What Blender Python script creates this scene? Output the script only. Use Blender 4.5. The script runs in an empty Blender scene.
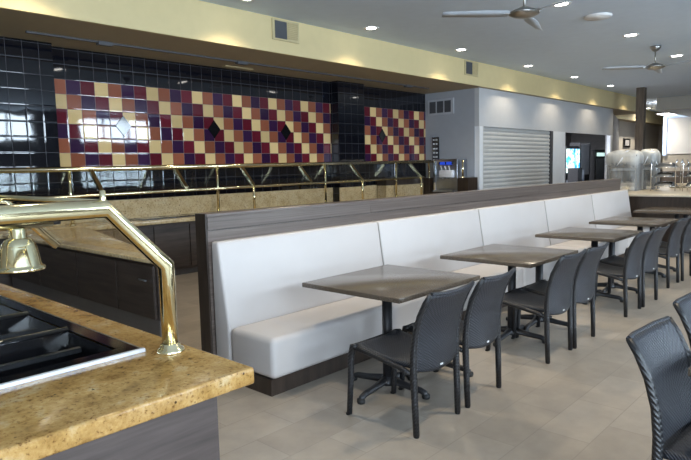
import bpy, bmesh, math, random
from mathutils import Vector, Matrix
random.seed(7)
S = bpy.context.scene
COL = S.collection
# ------------------------------------------------------------------ camera
YAW, TILT, ROLL = map(math.radians, (42.8, 6.0, -1.3))
Fv = Vector((math.cos(YAW)*math.cos(TILT), math.sin(YAW)*math.cos(TILT), -math.sin(TILT)))
R0 = Vector((math.sin(YAW), -math.cos(YAW), 0)); U0 = R0.cross(Fv)
Rv = R0*math.cos(ROLL)+U0*math.sin(ROLL); Uv = Rv.cross(Fv)
cam = bpy.data.cameras.new('camera'); cam.sensor_width = 36; cam.lens = 36*595/691.0
cam.clip_start = .05; cam.clip_end = 200
co = bpy.data.objects.new('camera', cam); COL.objects.link(co)
m = Matrix((Rv, Uv, -Fv)).transposed().to_4x4(); m.translation = Vector((0, 0, 1.62)); co.matrix_world = m
S.camera = co
S.view_settings.view_transform = 'Standard'; S.view_settings.look = 'None'
S.view_settings.gamma = 1; S.view_settings.use_curve_mapping = False
S.view_settings.exposure = 0.35
# ------------------------------------------------------------------ world
W = bpy.data.worlds.new('world'); S.world = W; W.use_nodes = True
W.node_tree.nodes['Background'].inputs[0].default_value = (.55, .72, 1, 1)
W.node_tree.nodes['Background'].inputs[1].default_value = 0.6
# ------------------------------------------------------------------ daylight at inferred and added windows
HC = 3.94
def area(name, loc, rot, sx, sy, power, color):
    l = bpy.data.lights.new(name, 'AREA'); l.shape = 'RECTANGLE'; l.size = sx; l.size_y = sy
    l.energy = power; l.color = color
    o = bpy.data.objects.new(name, l); COL.objects.link(o); o.location = loc; o.rotation_euler = rot
    return o
DAY = (.74, .86, 1.0)
YW = -6.0
WINS = [(-2.8, 3.0), (5.7, 8.5), (10.3, 13.4)]   # window x ranges behind the camera; first one added to light booth and chairs
WZ = (.7, 1.85)          # lower lights
WT = (2.8, 3.82)        # upper lights
for a, b in WINS:
    for z0, z1, e in ((*WZ, 44), (*WT, 86)):
        area('window_or_added_daylight', ((a+b)/2, YW-.28, (z0+z1)/2), (math.radians(90), 0, 0), b-a, z1-z0, e*(b-a)*(z1-z0), DAY)
ADDED_LEFT_WIN = (-5.2, -1.6)  # unseen left-wall opening added to light the foreground
area('window_or_added_daylight', (-3.78, (ADDED_LEFT_WIN[0]+ADDED_LEFT_WIN[1])/2, 1.9), (math.radians(90), 0, math.radians(-90)), 3.6, 2.2, 300, DAY)
WARM = (1, .84, .60)
SPOT_W = 95

# ------------------------------------------------------------------ materials
def new_mat(name):
    m = bpy.data.materials.new(name); m.use_nodes = True
    nt = m.node_tree; return m, nt, nt.nodes['Principled BSDF']
def N(nt, t, **kw):
    n = nt.nodes.new(t)
    for k, v in kw.items(): setattr(n, k, v)
    return n
def L(nt, a, b): nt.links.new(a, b)
def math_n(nt, op, a, b=None):
    n = N(nt, 'ShaderNodeMath', operation=op)
    for i, v in enumerate((a, b)):
        if v is None: continue
        if isinstance(v, (int, float)): n.inputs[i].default_value = v
        else: L(nt, v, n.inputs[i])
    return n.outputs[0]
def ramp(nt, fac, stops, interp='LINEAR'):
    r = N(nt, 'ShaderNodeValToRGB'); r.color_ramp.interpolation = interp
    e = r.color_ramp.elements
    while len(e) < len(stops): e.new(.5)
    for i, (p, c) in enumerate(stops): e[i].position = p; e[i].color = (*c, 1)
    L(nt, fac, r.inputs[0]); return r.outputs[0]
def noise(nt, scale, vec=None, detail=3, rough=.5):
    n = N(nt, 'ShaderNodeTexNoise'); n.inputs['Scale'].default_value = scale; n.inputs['Detail'].default_value = detail
    n.inputs['Roughness'].default_value = rough
    if vec is not None: L(nt, vec, n.inputs['Vector'])
    return n.outputs[0]
def objvec(nt, scale=(1, 1, 1)):
    t = N(nt, 'ShaderNodeTexCoord'); mp = N(nt, 'ShaderNodeMapping'); mp.inputs['Scale'].default_value = scale
    L(nt, t.outputs['Object'], mp.inputs['Vector']); return mp.outputs[0]
def bump(nt, b, height, strength=.3, dist=.01):
    n = N(nt, 'ShaderNodeBump'); n.inputs['Strength'].default_value = strength; n.inputs['Distance'].default_value = dist
    L(nt, height, n.inputs['Height']); L(nt, n.outputs[0], b.inputs['Normal'])
def plain(name, c, rough=.5, metal=0, var=.08, scale=6, spec=.5, coat=0):
    m, nt, b = new_mat(name)
    f = noise(nt, scale, objvec(nt))
    lo = tuple(x*(1-var) for x in c); hi = tuple(min(1, x*(1+var)) for x in c)
    L(nt, ramp(nt, f, [(.3, lo), (.7, hi)]), b.inputs['Base Color'])
    b.inputs['Roughness'].default_value = rough; b.inputs['Metallic'].default_value = metal
    b.inputs['Specular IOR Level'].default_value = spec
    if coat: b.inputs['Coat Weight'].default_value = coat
    return m
def emit(name, c, s):
    m, nt, b = new_mat(name)
    b.inputs['Base Color'].default_value = (*c, 1); b.inputs['Emission Color'].default_value = (*c, 1)
    b.inputs['Emission Strength'].default_value = s; return m
def wood(name, dark, light, rough=.35, sc=(1.2, 14, 26)):
    m, nt, b = new_mat(name)
    v = objvec(nt, sc); f = noise(nt, 1.6, v, 6, .6)
    L(nt, ramp(nt, f, [(.32, dark), (.52, tuple((a+b_)/2 for a, b_ in zip(dark, light))), (.7, light)]), b.inputs['Base Color'])
    b.inputs['Roughness'].default_value = rough; bump(nt, b, f, .12, .004); return m
def granite(name, scale=1.0, cols=[(.30, (.19, .095, .025)), (.43, (.36, .205, .062)), (.56, (.46, .28, .10)), (.68, (.50, .37, .20))]):
    m, nt, b = new_mat(name)
    v = objvec(nt)
    f1 = noise(nt, 9*scale, v, 5, .65); f2 = noise(nt, 70*scale, v, 4, .7)
    base = ramp(nt, f1, cols)
    fine = ramp(nt, f2, [(.33, (.25, .16, .08)), (.43, (.85, .8, .7)), (.6, (1, 1, 1)), (.72, (1.2, 1.15, 1.0))])
    mx = N(nt, 'ShaderNodeMix', data_type='RGBA', blend_type='MULTIPLY'); mx.inputs[0].default_value = .85
    L(nt, base, mx.inputs[6]); L(nt, fine, mx.inputs[7])
    vo = N(nt, 'ShaderNodeTexVoronoi'); vo.inputs['Scale'].default_value = 26*scale; L(nt, v, vo.inputs['Vector'])
    spk = ramp(nt, vo.outputs['Distance'], [(.09, (.10, .07, .05)), (.15, (1, 1, 1))])
    mx2 = N(nt, 'ShaderNodeMix', data_type='RGBA', blend_type='MULTIPLY')
    mask = noise(nt, 14*scale, v, 2); L(nt, ramp(nt, mask, [(.5, (0, 0, 0)), (.62, (1, 1, 1))]), mx2.inputs[0])
    L(nt, mx.outputs[2], mx2.inputs[6]); L(nt, spk, mx2.inputs[7])
    L(nt, mx2.outputs[2], b.inputs['Base Color']); b.inputs['Roughness'].default_value = .16
    return m
TS = .209           # wall tile size
def tile_wall(name, checker=False, x0=3.49, z0=2.963, skip=0):
    """glossy square wall tiles; in the checker panel four colours step one column per row"""
    m, nt, b = new_mat(name)
    g = N(nt, 'ShaderNodeNewGeometry'); sp = N(nt, 'ShaderNodeSeparateXYZ'); L(nt, g.outputs['Position'], sp.inputs[0])
    sn = N(nt, 'ShaderNodeSeparateXYZ'); L(nt, g.outputs['True Normal'], sn.inputs[0])
    # along-wall coordinate : x on faces that look along y, y on the faces that look along x
    side = math_n(nt, 'GREATER_THAN', math_n(nt, 'ABSOLUTE', sn.outputs[0]), .7)
    a = math_n(nt, 'ADD', math_n(nt, 'MULTIPLY', math_n(nt, 'SUBTRACT', sp.outputs[0], x0), math_n(nt, 'SUBTRACT', 1, side)),
               math_n(nt, 'MULTIPLY', sp.outputs[1], side))
    u = math_n(nt, 'DIVIDE', a, TS); w = math_n(nt, 'DIVIDE', math_n(nt, 'SUBTRACT', z0, sp.outputs[2]), TS)
    cu = math_n(nt, 'FLOOR', u); cw = math_n(nt, 'FLOOR', w)
    fu = math_n(nt, 'SUBTRACT', u, cu); fw = math_n(nt, 'SUBTRACT', w, cw)
    eu = math_n(nt, 'ABSOLUTE', math_n(nt, 'SUBTRACT', fu, .5)); ew = math_n(nt, 'ABSOLUTE', math_n(nt, 'SUBTRACT', fw, .5))
    grout = math_n(nt, 'GREATER_THAN', math_n(nt, 'MAXIMUM', eu, ew), .486 if checker else .488)
    if checker:
        idx = math_n(nt, 'FLOORED_MODULO', math_n(nt, 'ADD', math_n(nt, 'SUBTRACT', cu, cw), 400.5+skip), 4)
        c = ramp(nt, math_n(nt, 'DIVIDE', idx, 4), [(0, (.27, .085, .045)), (.25, (.035, .012, .045)), (.5, (.12, .012, .022)), (.75, (.70, .50, .23))], 'CONSTANT')
        vn = N(nt, 'ShaderNodeTexWhiteNoise', noise_dimensions='2D'); cb = N(nt, 'ShaderNodeCombineXYZ'); L(nt, cu, cb.inputs[0]); L(nt, cw, cb.inputs[1]); L(nt, cb.outputs[0], vn.inputs['Vector'])
        mv = N(nt, 'ShaderNodeMix', data_type='RGBA', blend_type='MULTIPLY'); mv.inputs[0].default_value = 1
        L(nt, c, mv.inputs[6]); L(nt, ramp(nt, vn.outputs[0], [(0, (.8, .8, .8)), (1, (1.15, 1.15, 1.15))]), mv.inputs[7]); c = mv.outputs[2]
        gc = (.20, .14, .13)
    else:
        c = None; gc = (.042, .042, .05)
    mx = N(nt, 'ShaderNodeMix', data_type='RGBA'); L(nt, grout, mx.inputs[0])
    if c is not None: L(nt, c, mx.inputs[6])
    else: mx.inputs[6].default_value = (.006, .0065, .010, 1)
    mx.inputs[7].default_value = (*gc, 1); L(nt, mx.outputs[2], b.inputs['Base Color'])
    rr = math_n(nt, 'ADD', math_n(nt, 'MULTIPLY', grout, .5), .035); L(nt, rr, b.inputs['Roughness'])
    # each glazed tile is a little pillowed and slightly out of true
    pil = math_n(nt, 'SUBTRACT', 1, math_n(nt, 'POWER', math_n(nt, 'MULTIPLY', math_n(nt, 'MAXIMUM', eu, ew), 2), 14))
    hh = math_n(nt, 'ADD', pil, math_n(nt, 'MULTIPLY', noise(nt, 2.5, g.outputs['Position'], 1), 2.0))
    bump(nt, b, hh, .25, .003)
    return m
def floor_mat():
    m, nt, b = new_mat('floor_tile')
    g = N(nt, 'ShaderNodeNewGeometry')
    br = N(nt, 'ShaderNodeTexBrick'); L(nt, g.outputs['Position'], br.inputs['Vector'])
    br.inputs['Scale'].default_value = 1; br.inputs['Brick Width'].default_value = .61; br.inputs['Row Height'].default_value = .305
    br.inputs['Mortar Size'].default_value = .0035; br.inputs['Mortar Smooth'].default_value = .4; br.offset = .5
    br.inputs['Color1'].default_value = (.31, .265, .215, 1); br.inputs['Color2'].default_value = (.37, .32, .265, 1)
    br.inputs['Mortar'].default_value = (.27, .235, .195, 1)
    f = noise(nt, 5, g.outputs['Position'], 5, .6)
    mx = N(nt, 'ShaderNodeMix', data_type='RGBA', blend_type='MULTIPLY'); mx.inputs[0].default_value = 1
    L(nt, br.outputs['Color'], mx.inputs[6]); L(nt, ramp(nt, f, [(.3, (.86, .86, .86)), (.7, (1.08, 1.07, 1.05))]), mx.inputs[7])
    L(nt, mx.outputs[2], b.inputs['Base Color']); b.inputs['Roughness'].default_value = .36
    bump(nt, b, br.outputs['Fac'], -.15, .002); return m
def weave_mat(name, c1, c2, sc=150, rough=.42):
    m, nt, b = new_mat(name)
    t = N(nt, 'ShaderNodeTexCoord'); sp = N(nt, 'ShaderNodeSeparateXYZ'); L(nt, t.outputs['Object'], sp.inputs[0])
    zy = math_n(nt, 'ADD', sp.outputs[2], sp.outputs[1])
    sx = math_n(nt, 'SINE', math_n(nt, 'MULTIPLY', sp.outputs[0], sc*2.0)); sz = math_n(nt, 'SINE', math_n(nt, 'MULTIPLY', zy, sc*2.6))
    f = math_n(nt, 'ADD', math_n(nt, 'MULTIPLY', math_n(nt, 'MULTIPLY', sx, sz), .5), .5)
    L(nt, ramp(nt, f, [(.25, c1), (.75, c2)]), b.inputs['Base Color'])
    b.inputs['Roughness'].default_value = rough; bump(nt, b, f, .7, .004); return m
def brass_mat():
    m, nt, b = new_mat('polished_brass')
    f = noise(nt, 25, objvec(nt), 3)
    L(nt, ramp(nt, f, [(.3, (.84, .73, .44)), (.7, (.90, .80, .52))]), b.inputs['Base Color'])
    b.inputs['Metallic'].default_value = 1; b.inputs['Roughness'].default_value = .13; return m
def glass_mat(name='clear_glass', tint=(.96, .98, .98), refl=1.0):
    m = bpy.data.materials.new(name); m.use_nodes = True; nt = m.node_tree; nt.nodes.clear()
    o = N(nt, 'ShaderNodeOutputMaterial'); tr = N(nt, 'ShaderNodeBsdfTransparent'); tr.inputs[0].default_value = (*tint, 1)
    gl = N(nt, 'ShaderNodeBsdfGlossy'); gl.inputs['Roughness'].default_value = .03; gl.inputs[0].default_value = (1, 1, 1, 1)
    fr = N(nt, 'ShaderNodeFresnel'); fr.inputs[0].default_value = 1.45
    mx = N(nt, 'ShaderNodeMixShader'); gg = N(nt, 'ShaderNodeNewGeometry'); L(nt, math_n(nt, 'MULTIPLY', fr.outputs[0], math_n(nt, 'SUBTRACT', 1, gg.outputs['Backfacing'])), mx.inputs[0])
    L(nt, tr.outputs[0], mx.inputs[1]); L(nt, gl.outputs[0], mx.inputs[2]); L(nt, mx.outputs[0], o.inputs[0]); return m
def plastic_mat():
    m = bpy.data.materials.new('cloudy_plastic_film'); m.use_nodes = True; nt = m.node_tree; nt.nodes.clear()
    o = N(nt, 'ShaderNodeOutputMaterial'); tr = N(nt, 'ShaderNodeBsdfTransparent'); tr.inputs[0].default_value = (.95, .96, .96, 1)
    p = N(nt, 'ShaderNodeBsdfPrincipled'); p.inputs['Base Color'].default_value = (.80, .80, .77, 1); p.inputs['Roughness'].default_value = .3
    f = noise(nt, 5, objvec(nt, (1, 1, .25)), 4, .6)
    mx = N(nt, 'ShaderNodeMixShader'); tc = N(nt, 'ShaderNodeTexCoord'); sz = N(nt, 'ShaderNodeSeparateXYZ'); L(nt, tc.outputs['Object'], sz.inputs[0])
    bunch = math_n(nt, 'MINIMUM', math_n(nt, 'MAXIMUM', math_n(nt, 'MULTIPLY', math_n(nt, 'SUBTRACT', sz.outputs[2], .55), 1.6), 0), .5)   # film is bunched double at the top
    L(nt, math_n(nt, 'ADD', math_n(nt, 'ADD', math_n(nt, 'MULTIPLY', math_n(nt, 'POWER', f, 2), .75), .05), bunch), mx.inputs[0])
    L(nt, tr.outputs[0], mx.inputs[1]); L(nt, p.outputs[0], mx.inputs[2]); L(nt, mx.outputs[0], o.inputs[0]); return m

M = {}
M['floor'] = floor_mat()
M['ceiling'] = plain('ceiling_paint', (.60, .69, .80), .8, var=.02)
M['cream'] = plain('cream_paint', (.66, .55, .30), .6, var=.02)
M['tan'] = plain('shaded_cream_soffit', (.34, .28, .18), .6, var=.03)  # browner copy of the cream; the underside's shade is in this colour
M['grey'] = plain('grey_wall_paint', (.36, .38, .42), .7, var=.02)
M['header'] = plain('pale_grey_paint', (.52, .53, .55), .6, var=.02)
M['white_trim'] = plain('white_trim_paint', (.75, .77, .80), .4, var=.02)
M['far'] = plain('beige_wall_paint', (.46, .43, .38), .7, var=.02)
M['fardark'] = plain('brown_wainscot', (.12, .10, .09), .5)
M['darkgrey'] = plain('dark_grey_paint', (.26, .255, .255), .7)
M['frontwall'] = plain('taupe_wall_paint', (.20, .18, .16), .7)
M['sidewall'] = plain('warm_grey_paint', (.40, .38, .35), .8, var=.02)
M['black_tile'] = tile_wall('black_glazed_tile')
M['check1'] = tile_wall('checker_glazed_tile', True, 3.49)
M['check2'] = tile_wall('checker_glazed_tile_end', True, 9.815)
M['black'] = plain('black_gloss', (.006, .006, .007), .08)
M['granite'] = granite('gold_granite')
M['granite2'] = granite('gold_granite_brightened', .6, [(.28, (.42, .31, .16)), (.5, (.56, .44, .26)), (.75, (.60, .50, .34))])  # lighter than the island granite; missing light is put into the colour
M['wood'] = wood('dark_wood_laminate', (.045, .034, .028), (.12, .095, .080))
M['woodlight'] = wood('grey_brown_wood', (.085, .064, .054), (.17, .135, .115), .3, (.5, 18, 40))
M['wood_v'] = wood('dark_wood_upright', (.022, .014, .010), (.05, .034, .025), .4, (14, 14, 1.5))
M['column_wood'] = wood('column_wood', (.06, .045, .033), (.13, .10, .078), .4, (14, 14, 1.5))
M['cab'] = wood('cabinet_wood', (.030, .022, .018), (.075, .055, .045), .4, (1.2, 1.2, 14))
M['cabdark'] = wood('island_wood', (.040, .029, .025), (.088, .066, .058), .5, (1.2, 1.2, 18))
M['vinyl'] = plain('off_white_vinyl', (.52, .485, .465), .42, var=.02, scale=3)
M['seam'] = plain('vinyl_piping', (.42, .40, .38), .5)
M['table'] = None
def table_mat():
    m, nt, b = new_mat('speckled_laminate'); v = objvec(nt)
    f = noise(nt, 160, v, 3, .8)
    L(nt, ramp(nt, f, [(.35, (.055, .040, .028)), (.5, (.098, .076, .056)), (.68, (.19, .155, .12))]), b.inputs['Base Color'])
    b.inputs['Roughness'].default_value = .20; return m
M['table'] = table_mat()
M['iron'] = plain('black_cast_metal', (.018, .018, .02), .45)
M['weave'] = weave_mat('charcoal_weave', (.008, .0085, .011), (.032, .036, .046))
M['weave_dk'] = weave_mat('charcoal_weave_frame', (.007, .007, .008), (.020, .020, .022), 110, .4)
M['foot'] = plain('black_rubber', (.01, .01, .01), .6)
M['tag'] = plain('white_tag', (.7, .7, .7), .5)
M['brass'] = brass_mat()
M['glass'] = glass_mat()
M['chrome'] = plain('chrome', (.75, .76, .78), .12, 1)
M['nickel'] = plain('brushed_nickel', (.42, .41, .39), .3, 1)
M['steel'] = plain('stainless_steel', (.45, .48, .54), .28, 1)
M['blade'] = plain('fan_blade_grey', (.44, .48, .53), .5)
M['dimmetal'] = plain('grey_track_metal', (.065, .065, .07), .5)
M['rimsteel'] = plain('whitened_chrome_rim', (.72, .74, .78), .35, .25)  # chrome's bright reflection put in as a whitish, barely metallic colour
M['wellblack'] = plain('black_well_enamel', (.005, .005, .006), .10, spec=.35)
M['lens'] = emit('downlight_lens', (1, .97, .9), 14)
M['lens2'] = emit('large_light_lens', (1, .98, .95), 9)
M['trimring'] = plain('white_ring', (.8, .8, .8), .4)
M['slat'] = plain('shutter_slat', (.56, .56, .55), .35, .1, var=.03)
M['louvre'] = plain('vent_louvre', (.07, .075, .085), .5)
M['ventcream'] = plain('vent_frame_cream', (.52, .44, .25), .5)
M['ventgrey'] = plain('vent_frame_grey', (.45, .47, .51), .5)
M['film'] = plastic_mat()
M['beige_top'] = plain('beige_stone_top', (.52, .46, .36), .3)
M['panel_blue'] = emit('blue_panel', (.02, .07, .6), .4)
M['whiteplastic'] = plain('white_plastic', (.75, .76, .80), .3)
M['cup'] = plain('dark_pot_plastic', (.015, .018, .028), .3)
M['steelpan'] = plain('steel_pan', (.30, .31, .33), .25, 1)
M['glowgrey'] = plain('grey_appliance', (.36, .37, .40), .4)
M['winframe'] = plain('window_frame_grey', (.22, .23, .25), .4)
M['alcove'] = plain('alcove_white', (.78, .79, .82), .6, var=.01)
M['kick'] = plain('grey_kick_base', (.11, .10, .095), .35)

# ------------------------------------------------------------------ mesh helpers
class MB:
    def __init__(s): s.v = []; s.f = []; s.sm = []
    def add(s, vs, fs, smooth=False):
        n = len(s.v); s.v += [tuple(p) for p in vs]; s.f += [tuple(n+i for i in f) for f in fs]; s.sm += [smooth]*len(fs); return s
    def box(s, x0, x1, y0, y1, z0, z1):
        return s.add([(x0,y0,z0),(x1,y0,z0),(x1,y1,z0),(x0,y1,z0),(x0,y0,z1),(x1,y0,z1),(x1,y1,z1),(x0,y1,z1)],
                     [(3,2,1,0),(4,5,6,7),(0,1,5,4),(1,2,6,5),(2,3,7,6),(3,0,4,7)])
    def prism(s, poly, z0, z1):
        n = len(poly)
        return s.add([(x, y, z0) for x, y in poly]+[(x, y, z1) for x, y in poly],
                     [tuple(reversed(range(n))), tuple(range(n, 2*n))]+[(i, (i+1) % n, n+(i+1) % n, n+i) for i in range(n)])
    def slab(s, pts, th):
        """a flat polygon of 3D points given thickness th along its normal"""
        P = [Vector(p) for p in pts]; nn = (P[1]-P[0]).cross(P[2]-P[0]).normalized()*th/2; n = len(P)
        return s.add([p-nn for p in P]+[p+nn for p in P], [tuple(reversed(range(n))), tuple(range(n, 2*n))]+[(i, (i+1) % n, n+(i+1) % n, n+i) for i in range(n)])
    def tube(s, pts, r, n=12, cap=True):
        P = [Vector(p) for p in pts]; rs = r if isinstance(r, (list, tuple)) else [r]*len(P)
        rings = []; prev = None
        for i, p in enumerate(P):
            d = (P[min(i+1, len(P)-1)]-P[max(i-1, 0)]).normalized()
            if 0 < i < len(P)-1:
                d1 = (P[i]-P[i-1]).normalized(); d2 = (P[i+1]-P[i]).normalized(); k = 1/max(.4, math.sqrt((1+d1.dot(d2))/2))
            else: k = 1; d1 = d2 = d
            if prev is None:
                up = Vector((0, 0, 1)) if abs(d.z) < .9 else Vector((1, 0, 0)); a = d.cross(up).normalized()
            else:
                a = (prev-d*prev.dot(d)).normalized()
            prev = a; b = d.cross(a).normalized()
            ring = []
            bend = (d2-d1); bend = bend.normalized() if bend.length > 1e-4 else None
            for j in range(n):
                t = 2*math.pi*j/n; o = (a*math.cos(t)+b*math.sin(t))*rs[i]
                if bend is not None: o += bend*(o.dot(bend))*(k-1)
                ring.append(p+o)
            rings.append(ring)
        vs = [v for r_ in rings for v in r_]; fs = []
        for i in range(len(P)-1):
            for j in range(n):
                fs.append((i*n+j, i*n+(j+1) % n, (i+1)*n+(j+1) % n, (i+1)*n+j))
        s.add(vs, fs, True)
        if cap:
            s.add(rings[0], [tuple(reversed(range(n)))]); s.add(rings[-1], [tuple(range(n))])
        return s
    def lathe(s, prof, c=(0, 0, 0), n=24, ax='z'):
        vs = []; fs = []
        for r, z in prof:
            for j in range(n):
                t = 2*math.pi*j/n
                q = (r*math.cos(t), r*math.sin(t), z) if ax == 'z' else ((z, r*math.cos(t), r*math.sin(t)) if ax == 'x' else (r*math.sin(t), z, r*math.cos(t)))
                vs.append((c[0]+q[0], c[1]+q[1], c[2]+q[2]))
        for i in range(len(prof)-1):
            for j in range(n): fs.append((i*n+j, i*n+(j+1) % n, (i+1)*n+(j+1) % n, (i+1)*n+j))
        return s.add(vs, fs, True)
    def grid(s, fn, nu, nv, smooth=True):
        vs = [fn(i/nu, j/nv) for j in range(nv+1) for i in range(nu+1)]
        fs = [(j*(nu+1)+i, j*(nu+1)+i+1, (j+1)*(nu+1)+i+1, (j+1)*(nu+1)+i) for j in range(nv) for i in range(nu)]
        return s.add(vs, fs, smooth)
    def build(s, name, mat, parent=None, bevel=0, segs=2, solid=0, kind=None, off=0):
        me = bpy.data.meshes.new(name)
        w = Vector((0, 0, 0)); p = parent
        while p is not None: w += p.location; p = p.parent
        me.from_pydata([tuple(Vector(v)-w) for v in s.v], [], s.f); me.update()
        for p_, q in zip(me.polygons, s.sm): p_.use_smooth = q
        bm = bmesh.new(); bm.from_mesh(me)
        if bevel or not solid:
            bmesh.ops.remove_doubles(bm, verts=bm.verts, dist=1e-5)
        bmesh.ops.recalc_face_normals(bm, faces=bm.faces)
        if bevel:
            bmesh.ops.bevel(bm, geom=[e for e in bm.edges if len(e.link_faces) == 2 and e.calc_face_angle(0) > .6], offset=bevel, segments=segs, profile=.5, affect='EDGES', clamp_overlap=True)
            if segs > 1:
                for f in bm.faces: f.smooth = True
        bm.to_mesh(me); bm.free()
        if bevel and segs > 1:
            try: me.set_sharp_from_angle(angle=math.radians(50))
            except Exception: pass
        o = bpy.data.objects.new(name, me); COL.objects.link(o)
        if mat is not None: me.materials.append(M[mat] if isinstance(mat, str) else mat)
        if parent is not None: o.parent = parent
        if solid:
            md = o.modifiers.new('thickness', 'SOLIDIFY'); md.thickness = solid; md.offset = off
        if kind: o['kind'] = kind
        return o
def tag(o, label=None, cat=None, group=None, kind=None):
    if label: o['label'] = label
    if cat: o['category'] = cat
    if group: o['group'] = group
    if kind: o['kind'] = kind
    return o
def thing(name, loc, label, cat, group=None):
    o = bpy.data.objects.new(name, None); COL.objects.link(o); o.location = loc; o.empty_display_size = .1
    return tag(o, label, cat, group)
def copy_tree(o, parent=None):
    c = o.copy(); COL.objects.link(c)
    if parent is not None: c.parent = parent
    for ch in list(o.children): copy_tree(ch, c)
    return c
def struct(name, mb, mat, **k): return mb.build(name, mat, kind='structure', **k)

# ================================================================== ROOM SHELL
YB = 8.83; XL = -3.5; XR = 34.0
struct('floor', MB().box(XL-.3, XR+.2, YW-.3, 11.6, -.1, 0), 'floor')
struct('ceiling', MB().box(XL-.3, XR+.2, YW-.3, 11.6, HC, HC+.15), 'ceiling')
# wall behind the camera with inferred windows and an added pair
def window_wall():
    mb = MB(); xs = [XL]+[v for w in WINS for v in w]+[XR+.2]
    for i in range(0, len(xs), 2): mb.box(xs[i], xs[i+1], YW-.2, YW, 0, HC)
    for a, b in WINS:
        mb.box(a, b, YW-.2, YW, 0, WZ[0]); mb.box(a, b, YW-.2, YW, WZ[1], WT[0]); mb.box(a, b, YW-.2, YW, WT[1], HC)
    struct('wall_front', mb, 'frontwall')
window_wall()
wn = 0
for a, b in WINS:
    for z0, z1 in (WZ, WT):
        wn += 1; w = .05
        r = bpy.data.objects.new('window_%d' % wn, None); COL.objects.link(r); r.location = ((a+b)/2, YW, z0); r['kind'] = 'structure'
        mb = MB()
        for x in (a, b-w): mb.box(x, x+w, YW-.16, YW-.04, z0, z1)
        n = max(2, round((b-a)/1.1))
        for k in range(1, n): x = a+(b-a)*k/n; mb.box(x-w/2, x+w/2, YW-.15, YW-.05, z0+w, z1-w)
        mb.box(a+w, b-w, YW-.16, YW-.04, z0, z0+w); mb.box(a+w, b-w, YW-.16, YW-.04, z1-w, z1)
        mb.build('window_frame', 'winframe', r)
        MB().box(a+w, b-w, YW-.105, YW-.095, z0+w, z1-w).build('glass_pane', 'glass', r)
mb = MB(); mb.box(XL-.2, XL, YW-.2, ADDED_LEFT_WIN[0], 0, HC).box(XL-.2, XL, ADDED_LEFT_WIN[1], YB+.3, 0, HC)
mb.box(XL-.2, XL, ADDED_LEFT_WIN[0], ADDED_LEFT_WIN[1], 0, .8).box(XL-.2, XL, ADDED_LEFT_WIN[0], ADDED_LEFT_WIN[1], 3.0, HC)
struct('wall_left', mb, 'far')
# back wall : black tile with the two chequered panels set into it
PZ1 = 2.963; PZ0 = PZ1-6*TS
mb = MB(); mb.box(XL, 3.49, YB, YB+.2, 0, 3.42).box(3.49, 9.15, YB, YB+.2, PZ1, 3.42).box(3.49, 9.15, YB, YB+.2, 0, PZ0)
mb.box(9.15, 9.98, YB, YB+.2, 0, 3.42).box(9.98, 12.6, YB, YB+.2, PZ1, 3.42).box(9.98, 12.6, YB, YB+.2, 0, PZ0)
struct('wall_back', mb, 'black_tile')
struct('wall_checker_left', MB().box(3.49, 9.15, YB, YB+.2, PZ0, PZ1), 'check1')
struct('wall_checker_right', MB().box(9.98, 12.6, YB, YB+.2, PZ0, PZ1), 'check2')
struct('wall_pilaster_left', MB().box(XL, 3.46, 8.62, YB, 0, 3.42), 'black_tile')
struct('wall_pilaster_middle', MB().box(9.15, 9.98, 8.6, YB, 0, 3.42), 'black_tile')
for x, where in ((3.49+5*TS, 'leftmost of the black diamonds on the wide chequered panel'), (3.49+13*TS, 'middle black diamond on the wide chequered panel'),
                 (3.49+21*TS, 'black diamond tile on the wide panel nearest the dark pilaster'), (9.815+5*TS, 'only black diamond tile on the narrow chequered panel by the grey wall')):
    h = .155; z = PZ1-3*TS
    o = MB().slab([(x-h*.82, YB-.006, z), (x, YB-.006, z-h), (x+h*.82, YB-.006, z), (x, YB-.006, z+h)], .012).build('diamond_tile', 'black')
    tag(o, where, 'wall tile', 'black diamond tiles')
# soffit : cream face, underside with shade put into its colour
YS = 7.15; ZS = 3.41
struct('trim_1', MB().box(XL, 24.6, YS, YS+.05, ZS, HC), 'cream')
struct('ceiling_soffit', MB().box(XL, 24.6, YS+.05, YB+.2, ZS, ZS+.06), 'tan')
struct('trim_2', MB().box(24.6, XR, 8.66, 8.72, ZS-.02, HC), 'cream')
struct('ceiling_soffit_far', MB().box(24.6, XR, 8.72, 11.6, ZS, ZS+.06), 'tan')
struct('trim_3', MB().box(24.55, 24.6, YS+.05, 8.66, ZS, HC), 'cream')
struct('trim_4', MB().box(24.6, 24.7, YW, 6.75, 3.47, HC), 'far')
struct('ceiling_far', MB().box(24.7, XR, YW, 6.75, 3.47, 3.55), 'ceiling')
# grey service room with shutter and pass-through
XG = 12.6; YG = 7.3
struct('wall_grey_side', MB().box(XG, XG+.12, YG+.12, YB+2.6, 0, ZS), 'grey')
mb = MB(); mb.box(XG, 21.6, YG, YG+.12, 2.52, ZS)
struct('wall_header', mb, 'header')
mb = MB(); mb.box(16.75, 17.6, YG, YG+.12, 0, 2.52).box(12.62, 12.78, YG-.0, YG+.12, 0, 2.52).box(21.40, 21.6, YG, YG+.12, 0, 2.52)
struct('trim_5', mb, 'white_trim')
struct('wall_counter_front', MB().box(12.78, 16.75, YG+.01, YG+.12, 0, .95).box(17.6, 21.4, YG+.01, YG+.12, 0, .95), 'grey')
struct('wall_service_back', MB().box(XG+.12, 32.0, 11.3, 11.42, 0, ZS), 'darkgrey')
struct('wall_service_end', MB().prism([(21.6, 7.42), (27.9, 9.15), (27.9, 9.27), (21.6, 7.54)], 0, ZS), 'darkgrey')
struct('wall_back_far', MB().box(28.0, XR, 9.2, 9.3, 0, ZS), 'far')
struct('wall_service_side', MB().box(27.9, 28.0, 9.2, 11.3, 0, ZS), 'darkgrey')
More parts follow.
